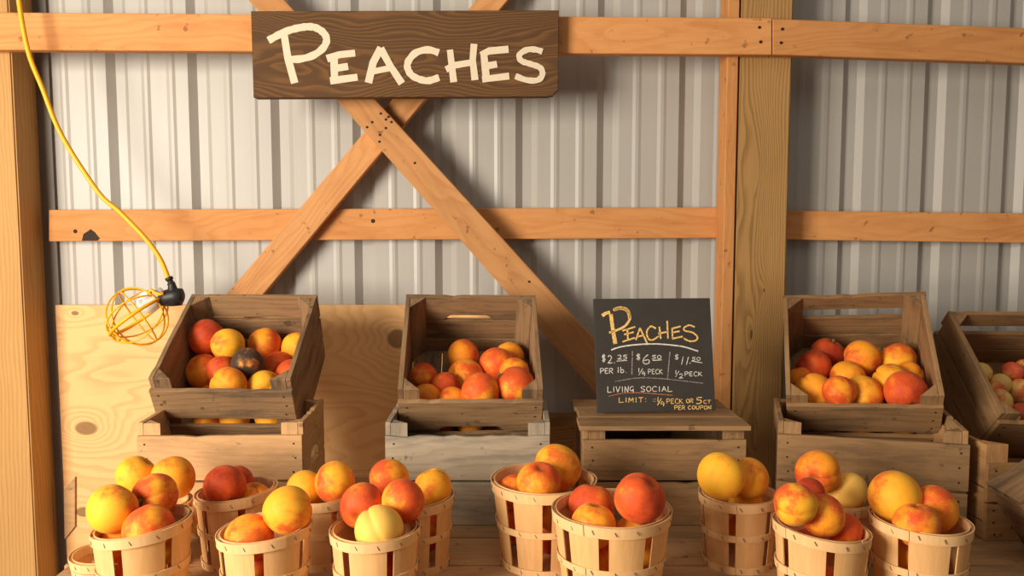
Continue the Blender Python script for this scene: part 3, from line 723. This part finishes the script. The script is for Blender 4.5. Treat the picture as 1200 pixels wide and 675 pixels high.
# tilted crate nearest the lamp
P('U1', 236, 395, 42, .95, .6, 'red peach with a dark bruise, top left in the crate nearest the lamp', axis=(.5, .5, .6))
P('U1', 267, 404, 38, .40, .1, 'yellow peach with a red cheek, right of the bruised red one')
P('U1', 310, 403.5, 39, .62, .4, 'rosy peach above the blackened peach in the crate nearest the lamp')
P('U1', 347, 408.5, 37, .40, .1, 'yellow peach against the right side of the crate nearest the lamp')
P('U1', 233, 436, 42, .42, .7, 'orange peach low at the left side of the crate nearest the lamp')
P('U1', 259, 434, 34, .8, .6, 'shaded red peach deep behind the orange one, crate nearest the lamp')
P('U1', 290, 427.5, 40, .6, .5, 'blackened rotting peach in the middle of the crate nearest the lamp', dark=.74)
P('U1', 325, 429, 35, .85, .6, 'shaded red peach right of the blackened peach')
P('U1', 347, 440, 37, .7, .5, 'reddish peach cut off by the lower right side of the lamp crate')
P('U1', 268, 452, 43, .5, .7, 'orange peach at the front board, left of the yellow one, lamp crate')
P('U1', 311, 455, 42, .38, .1, 'yellow peach at the front board below the blackened peach')
for u, l in ((232, 'dark red peach in the board gap, left end, lamp crate'), (263, 'orange peach seen through the board gap, middle, lamp crate'), (306, 'yellow peach seen through the board gap, right, lamp crate')):
    P('U1', u, 483, 40, .75 if u < 240 else .25, .4, l, local=(u - 263) / 1000 * 1.95)
# tilted crate left of the chalkboard
P('U2', 542.7, 416.8, 38, .5, .7, 'orange peach with red cheek at the back of the handle-slot crate')
P('U2', 496, 441.5, 33, .72, .4, 'small reddish peach alone at the left side, handle-slot crate')
P('U2', 545.7, 442, 43, .40, .3, 'golden peach in the middle of the handle-slot crate', axis=(-.75, -.5, .35))
P('U2', 521.8, 453, 35, .85, .6, 'shaded dark red peach left of the golden middle one')
P('U2', 582, 427, 41, .75, .5, 'red and orange peach right of the middle, handle-slot crate')
P('U2', 597, 419, 34, .5, .5, 'orange peach peeping out behind the red and orange one')
P('U2', 499.5, 467, 36, .35, .7, 'orange peach in the front left corner, handle-slot crate')
P('U2', 530, 471, 35, .4, .8, 'orange peach low at the front board between two others')
P('U2', 563, 466, 45, .55, .6, 'light orange peach at the front board, middle, handle-slot crate')
P('U2', 605, 453, 48, .72, .1, 'large red and yellow peach with a stem at the front right, handle-slot crate', axis=(-.75, .0, .65), stem=1)
P('U2', 603, 437, 36, .6, .5, 'peach half hidden behind the large one with a stem')
P('U2', 552, 500, 36, .3, .6, 'orange peach seen through the slot under the front board, handle-slot crate', local=.0)
# tilted crate right of the post
P('U4', 953, 431, 42, 1.05, .6, 'very dark red peach at the left, crate right of the post')
P('U4', 969, 417, 40, .9, .5, 'dark red peach with a leafy stem at the back left, crate right of the post', axis=(.3, -.2, .8), stem=1)
P('U4', 1010, 419.5, 41, .65, .6, 'orange peach with dark cheek at the back middle, crate right of the post')
P('U4', 1051.5, 422, 41, .42, .1, 'yellow peach with red base at the back right, crate right of the post')
P('U4', 993, 443, 40, .55, .5, 'reddish orange peach in the middle, crate right of the post')
P('U4', 1043, 446, 41, .42, .3, 'golden peach behind the front right one, crate right of the post')
P('U4', 1065, 441, 34, .5, .6, 'orange peach tucked behind the golden one at the right side')
P('U4', 953.7, 461, 46, .32, .6, 'bright orange peach at the front left, crate right of the post')
P('U4', 984, 465, 38, .75, .6, 'red-orange peach squeezed between two front ones, crate right of the post')
P('U4', 1010.4, 463.5, 47, .42, .2, 'golden streaked peach at the front middle, crate right of the post', axis=(-.8, -.5, .2))
P('U4', 1061.8, 464.5, 49, .78, .5, 'red peach with a pit facing down at the front right corner', axis=(.05, -.8, -.6))
P('U4', 931, 445, 30, .4, .9, 'brownish peach half hidden at the left wall, crate right of the post')
P('U4', 1004, 511, 38, .3, .6, 'orange peach seen in the gap below the front board, crate right of the post', local=.0)
# pale ones at the right edge
for (u, v, d, b, l) in ((1149, 437, 25, .45, 'small pale peach farthest left and highest in the right edge crate'), (1149, 456, 23, .3, 'small pale peach against the left wall of the right edge crate'),
    (1186.5, 436, 25, .62, 'small red-flushed peach at the back of the right edge crate'), (1172, 450, 25, .2, 'small cream peach in the middle of the right edge crate'),
    (1196, 459, 31, .62, 'red speckled peach, largest, at the right edge of the photo'), (1170.5, 471, 31, .6, 'red and cream peach below the middle of the right edge crate'),
    (1161, 479, 25, .15, 'small cream peach low at the left wall, right edge crate'), (1168, 457, 20, .85, 'small red peach glimpsed behind the middle ones'),
    (1197, 485, 26, .95, 'dark red small peach low at the right edge'), (1184, 489, 21, .2, 'small cream peach above the front board, right edge crate'), (1201, 434, 26, .8, 'red small peach cut by the frame, top of the right edge crate')):
    P('U5', u, v, d, b, .2, l, pale=.75)
# baskets
P('B1', 132, 596.5, 57, .30, .0, 'large green-yellow peach at the left in the far left front basket')
P('B1', 182, 581, 52, .68, .3, 'red and yellow peach with a stem in the far left front basket', axis=(-.35, -.9, .05), stem=1)
P('B1', 177, 622, 57, .62, .5, 'orange peach with red top at the rim of the far left front basket', dd=-.03)
P('B1', 140, 636, 50, .5, .6, 'orange peach seen through the left slat gap, far left front basket')
P('B1', 190, 640, 44, .3, .2, 'yellow peach seen through the right slat gap, far left front basket')
P('B2', 159.5, 557, 46, .18, .1, 'bright yellow peach at the left of the mostly hidden rear basket')
P('B2', 203, 560, 50, .28, .5, 'golden orange peach at the right of the mostly hidden rear basket')
P('B3', 263.6, 569, 47, 1.0, .5, 'deep red peach resting high on the rear basket', dd=-.02)
P('B3', 275, 563, 42, .95, .6, 'dull dark red peach tucked behind the deep red one', dd=.05)
P('B3', 300, 586, 42, .35, .7, 'orange peach low at the right rim beside the deep red one')
P('B4', 337, 598, 57, .42, .3, 'large golden peach leaning on the right rim, second front basket from left')
P('B4', 292, 630, 56, .58, .7, 'orange peach low at the left rim, second front basket from left')
P('B4', 303, 661, 44, .85, .5, 'red peach seen through the slat gap, second front basket from left')
P('B5', 357, 573, 42, .25, .2, 'yellow peach at the left of the rear basket below the tan crate corner')
P('B5', 394, 565, 48, .42, .3, 'golden peach with a red-edged seam, rear basket below the tan crate corner', axis=(-.8, -.5, .3))
P('B6', 422, 591, 54, .68, .3, 'red peach with its pit facing forward, left one of three stacked peaches', axis=(-.1, -.9, -.2))
P('B6', 474.5, 587, 51, .66, .5, 'orange red peach, right one of three stacked peaches')
P('B6', 446, 624, 58, .22, .0, 'pale yellow peach at the rim below the stacked pair', pale=.4, dd=-.03)
P('B6', 457, 655, 44, .9, .5, 'dark red peach seen through the slat gap below the pale yellow one')
P('B7', 456, 561, 47, .62, .4, 'orange peach with a red cheek behind the stacked pair')
P('B7', 509, 571, 44, .42, .3, 'yellow peach with a long seam against the silver grey crate', axis=(-.35, .1, .9))
P('B8', 652, 548, 57, .5, .4, 'large orange peach on top of the large rear basket', dd=.04)
P('B8', 631, 567, 52, .6, .5, 'rosy-topped peach at the front rim of the large rear basket', dd=-.04, axis=(.1, -.3, .85))
P('B8', 603, 575, 38, .7, .6, 'small reddish peach low at the left in the large rear basket')
P('B8', 650, 600, 46, .35, .5, 'golden peach seen through the gap high in the large rear basket')
P('B8', 645, 626, 46, .7, .6, 'red-orange peach seen through the gap low in the large rear basket')
P('B9', 749, 584, 59, .82, .5, 'large red peach with a grey scar on top of the largest basket', axis=(.5, -.3, .8))
P('B9', 692, 592, 52, .72, .6, 'red-orange peach at the back left of the largest basket', dd=.05, axis=(.1, .2, .9))
P('B9', 693.5, 617, 53, .35, .5, 'golden orange peach at the front left rim of the largest basket', dd=-.05, axis=(.15, .1, .95))
P('B9', 742, 625, 44, .45, .5, 'orange peach low at the front rim under the large red one', dd=.0)
P('B9', 751, 642, 46, .2, .2, 'yellow peach seen through the right slat gap of the largest basket')
P('B9', 708, 650, 46, .45, .6, 'orange peach seen through the middle slat gap of the largest basket')
P('B10', 841.5, 559.6, 55, .20, .05, 'large yellow peach leaning on the left rim, basket fully in view')
P('B10', 877, 560, 47, .28, .3, 'golden peach at the back right, basket fully in view')
P('B10', 873, 590, 40, .15, .2, 'yellow peach low between the two larger ones, basket fully in view')
P('B10', 858, 612, 40, .5, .6, 'orange peach seen through the slat gap, basket fully in view')
P('B12', 958.6, 553, 51, .50, .6, 'orange peach with a red-lined pit on the rear basket with the pale peach', axis=(-.5, -.85, -.1))
P('B12', 994, 576, 45, .12, .0, 'pale yellow peach at the rim of the rear basket, plain and matt', pale=.4)
P('B11', 932, 591, 50, .52, .1, 'yellow peach with a deep red cheek at the left, second front basket from right')
P('B11', 948, 577, 36, .98, .5, 'dark red peach just showing behind two larger ones', dd=.07)
P('B11', 964.5, 604, 50, .55, .5, 'orange peach with a red top in the middle, second front basket from right')
P('B11', 994, 621, 40, .85, .7, 'red-orange peach low at the right rim, second front basket from right')
P('B13', 1045, 582, 61, .22, .25, 'large golden peach with a small dark spot, far right front basket')
P('B13', 1098, 595, 55, .50, .6, 'orange peach with a red patch at the right, far right front basket')
P('B13', 1072, 619, 52, .45, .6, 'two-lobed orange peach at the front rim, far right front basket', axis=(.0, .0, 1), dd=-.03)
P('B13', 1062, 644, 44, .15, .2, 'yellow peach seen through the slat gap, far right front basket')

# place them: every peach keeps its line of sight, its distance is settled so that neighbours touch instead of cutting into each other
CR = {'U1': (U1, .316, .334, .2), 'U2': (U2, .3216, .326, .2), 'U4': (U4, .3268, .332, .2), 'U5': (U5, .36, .32, .2)}
bpy.context.view_layer.update()
def container_push(c, pos, r):
    """(distance the ball sticks out, direction inwards)"""
    out = Vector()
    if c in CR:
        root, W, D, H = CR[c]; mw = root.matrix_world; q = mw.inverted() @ pos; e = Vector()
        lim = W / 2 - .0125
        if q.x > lim - r: e.x -= q.x - (lim - r)
        if q.x < -lim + r: e.x += (-lim + r) - q.x
        top = H - .028; rr = r if q.z < top else math.sqrt(max(0., r * r - (q.z - top) ** 2))
        if q.y < .0125 + rr: e.y += .0125 + rr - q.y
        if q.y > D - .0125 - r: e.y -= q.y - (D - .0125 - r)
        if q.z < .013 + r: e.z += .013 + r - q.z
        return mw.to_3x3() @ e
    b = BASKETS[c]; q = pos - Vector((b['X'], b['Y'], 0)); e = Vector(); z = min(q.z, b['h'])
    d = math.hypot(q.x, q.y); rad = Vector((q.x, q.y, 0)) / max(d, 1e-6); hz = b['h'] + b['shear'] * q.x
    if q.z < hz:
        R = b['Rb'] + (b['Rt'] - b['Rb']) * max(0, z) / b['h'] - .005
        if d + r > R: e -= rad * (d + r - R)
    else:
        over = q.z - hz; need = math.sqrt(max(0., r * r - over * over)) if over < r else 0.
        gap = b['Rt'] - .005 - d
        if need > gap: e -= rad * (need - gap) * (1. if over < r * .35 else .35)
    if q.z < .009 + r: e.z += .009 + r - q.z
    return e
for p in P_:
    c = p['c']; rv = ray(p['u'], p['v']); p['ray'] = rv
    if c in CR:
        base = .072 if c != 'U5' else .050
        p['t0'] = {'U1': 1.97, 'U2': 1.97, 'U4': 1.95, 'U5': 1.98}[c]
        root, W, D, H = CR[c]; mw = root.matrix_world; inv = mw.inverted()
        # middle of the stretch of the line of sight that lies inside the box
        ts = []
        for k in range(200):
            t = 1.5 + k * .005; q = inv @ (Vector((0, 0, CAMH)) + rv * t)
            if abs(q.x) < W / 2 and 0 < q.y < D and .03 < q.z < H - .0: ts.append(t)
        if ts: p['t0'] = min(ts) * .45 + max(ts) * .55
    else: p['t0'] = BASKETS[c]['dep'] + (0.0)
    p['t0'] += p.get('dd', 0); p['t'] = p['t0']
for p in P_:
    if 'local' in p:
        root, W, D, H = CR[p['c']]; p['r'] = .0365; lx_ = p['local']
        p['pos'] = root.matrix_world @ Vector((lx_, .0125 + p['r'], .0135 + p['r']))
for it in range(500):
    for p in P_:
        if 'local' in p: p['f'] = 0.; continue
        p['off'] = p.get('off', Vector()); p['pos'] = Vector((0, 0, CAMH)) + p['ray'] * p['t'] + p['off']; p['r'] = p['d'] / 2 / F * p['t'] * .97; p['f'] = 0.
    for i, a in enumerate(P_):
        na = a['ray'].normalized()
        for b in P_[i + 1:]:
            dv = a['pos'] - b['pos']; L = dv.length; ov = (a['r'] + b['r']) * .965 - L
            if ov > 0:
                s = dv.dot(na); sg = 1 if s >= 0 else -1; k = ov * .35 * sg * min(1.6, max(.35, L / max(abs(s), L * .3)) )
                wa = .3 if a.get('dd', 0) < 0 else (1.7 if b.get('dd', 0) < 0 else 1.); a['f'] += k * wa; b['f'] -= k * (2 - wa)
        if 'local' in a: continue
        e = container_push(a['c'], a['pos'], a['r']); a['f'] += e.dot(na) * 1.2; lat = (e - na * e.dot(na)) * .5; a['off'] = a['off'] * .985 + lat
        mx = .006 if a['c'] not in CR else .012
        if a['off'].length > mx: a['off'] *= mx / a['off'].length
        a['f'] += (a['t0'] - a['t']) * .012
    for p in P_:
        if 'local' in p: continue
        p['t'] += max(-.01, min(.01, p['f'] * .5))

def rot_axis(v):
    z = Vector(v).normalized(); return z.to_track_quat('Z', 'Y').to_matrix()
GRP = {'U1': 'peaches in the tilted crate nearest the lamp', 'U2': 'peaches in the tilted crate left of the chalkboard', 'U4': 'peaches in the tilted crate right of the post', 'U5': 'small pale peaches in the right edge crate'}
prnd = random.Random(21)
def make_peach(pos, r, blush, hue, label, group, axis=None, stem=0, dark=0., pale=0., k=None, **kw):
    global prnd
    prnd = random.Random(sum((i + 1) * ord(ch) for i, ch in enumerate(label)) + int(1e4 * (pos[0] + 3)) * (axis is None and 'buried' in label))
    me = PM[prnd.randrange(len(PM)) if k is None else k]
    o = bpy.data.objects.new('peach', me); C.objects.link(o); o.location = pos; o.scale = (2 * r * 1.055,) * 3
    if axis is None:
        axis = Vector((prnd.uniform(-1, 1), prnd.uniform(-.1, 1), prnd.uniform(-.6, 1)))
        if axis.length < .2: axis = Vector((0, 0, 1))
    R = rot_axis(axis) @ Matrix.Rotation(prnd.uniform(0, 6.28), 3, 'Z') if 'spin' not in kw else rot_axis(axis) @ Matrix.Rotation(kw['spin'], 3, 'Z')
    o.rotation_euler = R.to_euler()
    o['seed'] = prnd.random(); o['blush'] = float(blush); o['hue'] = float(hue); o['dark'] = float(dark); o['pale'] = float(pale)
    tag(o, label, 'peach', group)
    if stem: link('stem', STEM, None, o)
    return o
placed = []
for p in P_:
    r = p['r'] * .99
    make_peach(p['pos'], r, p['blush'], p['hue'], p['label'], GRP.get(p['c'], 'peaches in the veneer baskets'), **{k: p[k] for k in ('axis', 'stem', 'dark', 'pale') if k in p})
    placed.append((p['pos'].copy(), r, p['c']))
# fillers: the peaches that carry the visible ones
FILL = {'B1': 3, 'B2': 3, 'B3': 4, 'B4': 3, 'B5': 3, 'B6': 3, 'B7': 4, 'B8': 6, 'B9': 6, 'B10': 3, 'B11': 4, 'B12': 3, 'B13': 3, 'U1': 5, 'U2': 4, 'U4': 5, 'U5': 7}
FL = {'B1': 'far left front basket', 'B2': 'mostly hidden rear basket at left', 'B3': 'basket under the deep red peach', 'B4': 'second front basket from left', 'B5': 'rear basket below the tan crate corner', 'B6': 'basket under three stacked peaches',
      'B7': 'rear basket against the silver grey crate', 'B8': 'large rear basket at centre', 'B9': 'largest front basket', 'B10': 'basket fully in view', 'B11': 'second front basket from right', 'B12': 'rear basket under the pale yellow peach', 'B13': 'far right front basket',
      'U1': 'crate nearest the lamp', 'U2': 'handle-slot crate', 'U4': 'crate right of the post', 'U5': 'right edge crate'}
frnd = random.Random(5)
for c, n in FILL.items():
    got = 0
    for tr in range(4000):
        if got >= n: break
        r = frnd.uniform(.031, .037) if c != 'U5' else frnd.uniform(.023, .027)
        if c in CR:
            root, W, D, H = CR[c]; m_ = .014
            q = root.matrix_world @ Vector((frnd.uniform(-W / 2 + m_ + r, W / 2 - m_ - r), frnd.uniform(m_ + r, D * .75 - r), .0135 + r))
        else:
            b = BASKETS[c]; z = frnd.uniform(.010 + r, b['h'] * .62); R = b['Rb'] + (b['Rt'] - b['Rb']) * z / b['h'] - .005 - r
            a = frnd.uniform(0, 6.283); k = R * math.sqrt(frnd.random()); q = Vector((b['X'] + k * math.cos(a), b['Y'] + k * math.sin(a), z))
        if all((q - s[0]).length > (r + s[1]) * .955 for s in placed):
            make_peach(q, r, frnd.uniform(.3, .9), frnd.uniform(.1, .8), 'peaches buried under the heap in the ' + FL[c], 'buried peaches, ' + FL[c], pale=.75 if c == 'U5' else 0.)
            placed.append((q, r, c)); got += 1
# one on the table behind
q = at_d(234, 609, 1.72); q.z = .034
q = at_z(234, 609, .034)
make_peach(q, .034, .3, .1, 'pale yellow peach lying on the table left of the basket with the deep red peach', 'loose peach on the table', pale=.6)

# ------------------------------------------------------------------ caged work lamp
YL = 2.20
lp = thing('caged_work_lamp', 'yellow caged work lamp with white bulb hanging from a long yellow cord at left', 'lamp', at_y(203, 345, YL))
org = Vector(lp.location)
cp = [(20, -40, 2.19), (22, 0, 2.19), (33, 60, 2.19), (50, 104, 2.19), (73, 160, 2.2), (115, 225, 2.2), (140, 248, 2.2), (170, 279, 2.2), (188, 304, YL), (198.6, 330, YL)]
link('cord', tube([p - org for p in spline([at_y(*q) for q in cp], 6)], .0062, 10), M['yellow'], lp, smooth=True)
bm = tube([at_y(u, v, YL) - org for u, v in ((197.5, 325), (199, 328), (199, 328.5), (200.2, 331), (200.2, 331.5), (201.5, 334.5), (202, 338), (204, 345), (205, 358))], [.010, .010, .0075, .0075, .010, .010, .012, .018, .019], 14)
link('strain_relief', bm, M['black'], lp, smooth=True)
cc = at_y(161.5, 371, YL) - org; ax_ = Vector((-.62, -.10, -.46)).normalized()      # cage axis, from the socket to the far end
sk = at_y(205, 347, YL) - org
link('socket', tube([sk + Vector((.022, 0, .0)), sk + Vector((.018, 0, .0)), sk, sk - Vector((.02, 0, .004)), sk - Vector((.036, .0, .012))], [.012, .020, .022, .021, .018], 16), M['black'], lp, smooth=True)
# bulb
bd = (cc - sk).normalized(); bp = at_y(174, 354, YL) - org
link('bulb', tube([bp - ax_ * .046, bp - ax_ * .036, bp - ax_ * .025, bp - ax_ * .012, bp + ax_ * .003, bp + ax_ * .016, bp + ax_ * .026, bp + ax_ * .031], [.013, .016, .0235, .0290, .0305, .0255, .0150, .003], 24), M['bulbglass'], lp, smooth=True)
# cage: two round shells of bars hinged along one band
u1 = Vector((0, -1, 0)); u1 = (u1 - ax_ * u1.dot(ax_)).normalized(); u2 = ax_.cross(u1)
RA, RB = .080, .078
def cage_pt(al, be):   # al: along the axis, be: around it
    return cc + ax_ * (RA * math.cos(al)) + (u1 * math.cos(be) + u2 * math.sin(be)) * (RB * math.sin(al))
cg = thing('cage', '', 'x'); 
for k in ('label', 'category'): del cg[k]
bpy.data.objects.remove(cg)
first = None
def bar(name, pts, r, closed=False, parent=None):
    return link(name, tube(pts, r, 7, closed=closed), M['yellow'], parent or lp, smooth=True)
hoop = bar('cage_band', [cage_pt(a, .0) for a in [0.25 + i * (math.pi - .25) / 40 for i in range(41)]], .0046)
hoop2 = bar('cage_band', [cage_pt(a, math.pi) for a in [0.25 + i * (math.pi - .25) / 40 for i in range(41)]], .0046)
def circle(n1, off=0., k=36):       # great circle of the cage with the given normal
    n1 = n1.normalized(); e1 = n1.orthogonal().normalized(); e2 = n1.cross(e1); rr = math.sqrt(1 - off * off)
    return [cc + (n1 * off + (e1 * math.cos(i * 2 * math.pi / k) + e2 * math.sin(i * 2 * math.pi / k)) * rr) * RB for i in range(k)]
for be in (.5, 2.3):               # bars that run from the socket end to the far end
    bar('cage_bar', circle(u1 * math.cos(be + math.pi / 2) + u2 * math.sin(be + math.pi / 2)), .0023, True)
for be in (-.80, .40, 1.15):        # bars that cross them
    bar('cage_bar', circle(ax_ * math.cos(be) + u1 * math.sin(be)), .0023, True)
bar('cage_ring', [cage_pt(.30, i * 2 * math.pi / 24) for i in range(24)], .0030, True)
hk = at_y(177, 342, YL - .02) - org
bar('hook', [hk + Vector((-.008, 0, -.006)), hk + Vector((0, 0, .006)), hk + Vector((.010, 0, -.002)), hk + Vector((.02, 0, -.006)), hk + Vector((.032, 0, -.004))], .0045)

# ------------------------------------------------------------------ light
sc = bpy.context.scene
wd = bpy.data.worlds.new('barn_air'); sc.world = wd; wd.use_nodes = True
bg = wd.node_tree.nodes['Background']; bg.inputs[0].default_value = (1.0, .88, .75, 1); bg.inputs[1].default_value = .16
def area(name, loc, target, size, sy, energy, col):
    l = bpy.data.lights.new(name, 'AREA'); l.shape = 'RECTANGLE'; l.size = size; l.size_y = sy; l.energy = energy; l.color = col
    o = bpy.data.objects.new(name, l); C.objects.link(o); o.location = loc
    o.rotation_euler = (Vector(target) - Vector(loc)).to_track_quat('-Z', 'Y').to_euler(); return o
area('door_daylight', (-2.25, -.40, .92), (.2, 2.0, .12), 1.2, 1.4, 150, (1, .90, .765))
area('overhead_fill', (.2, .2, 2.6), (.2, 2.2, .2), 2.5, 1.5, 9, (1, .93, .84))  # weak, broad fill from overhead; no roof opening is modelled there
vs = sc.view_settings; vs.view_transform = 'Standard'; vs.look = 'None'; vs.gamma = 1; vs.exposure = .12; vs.use_curve_mapping = False
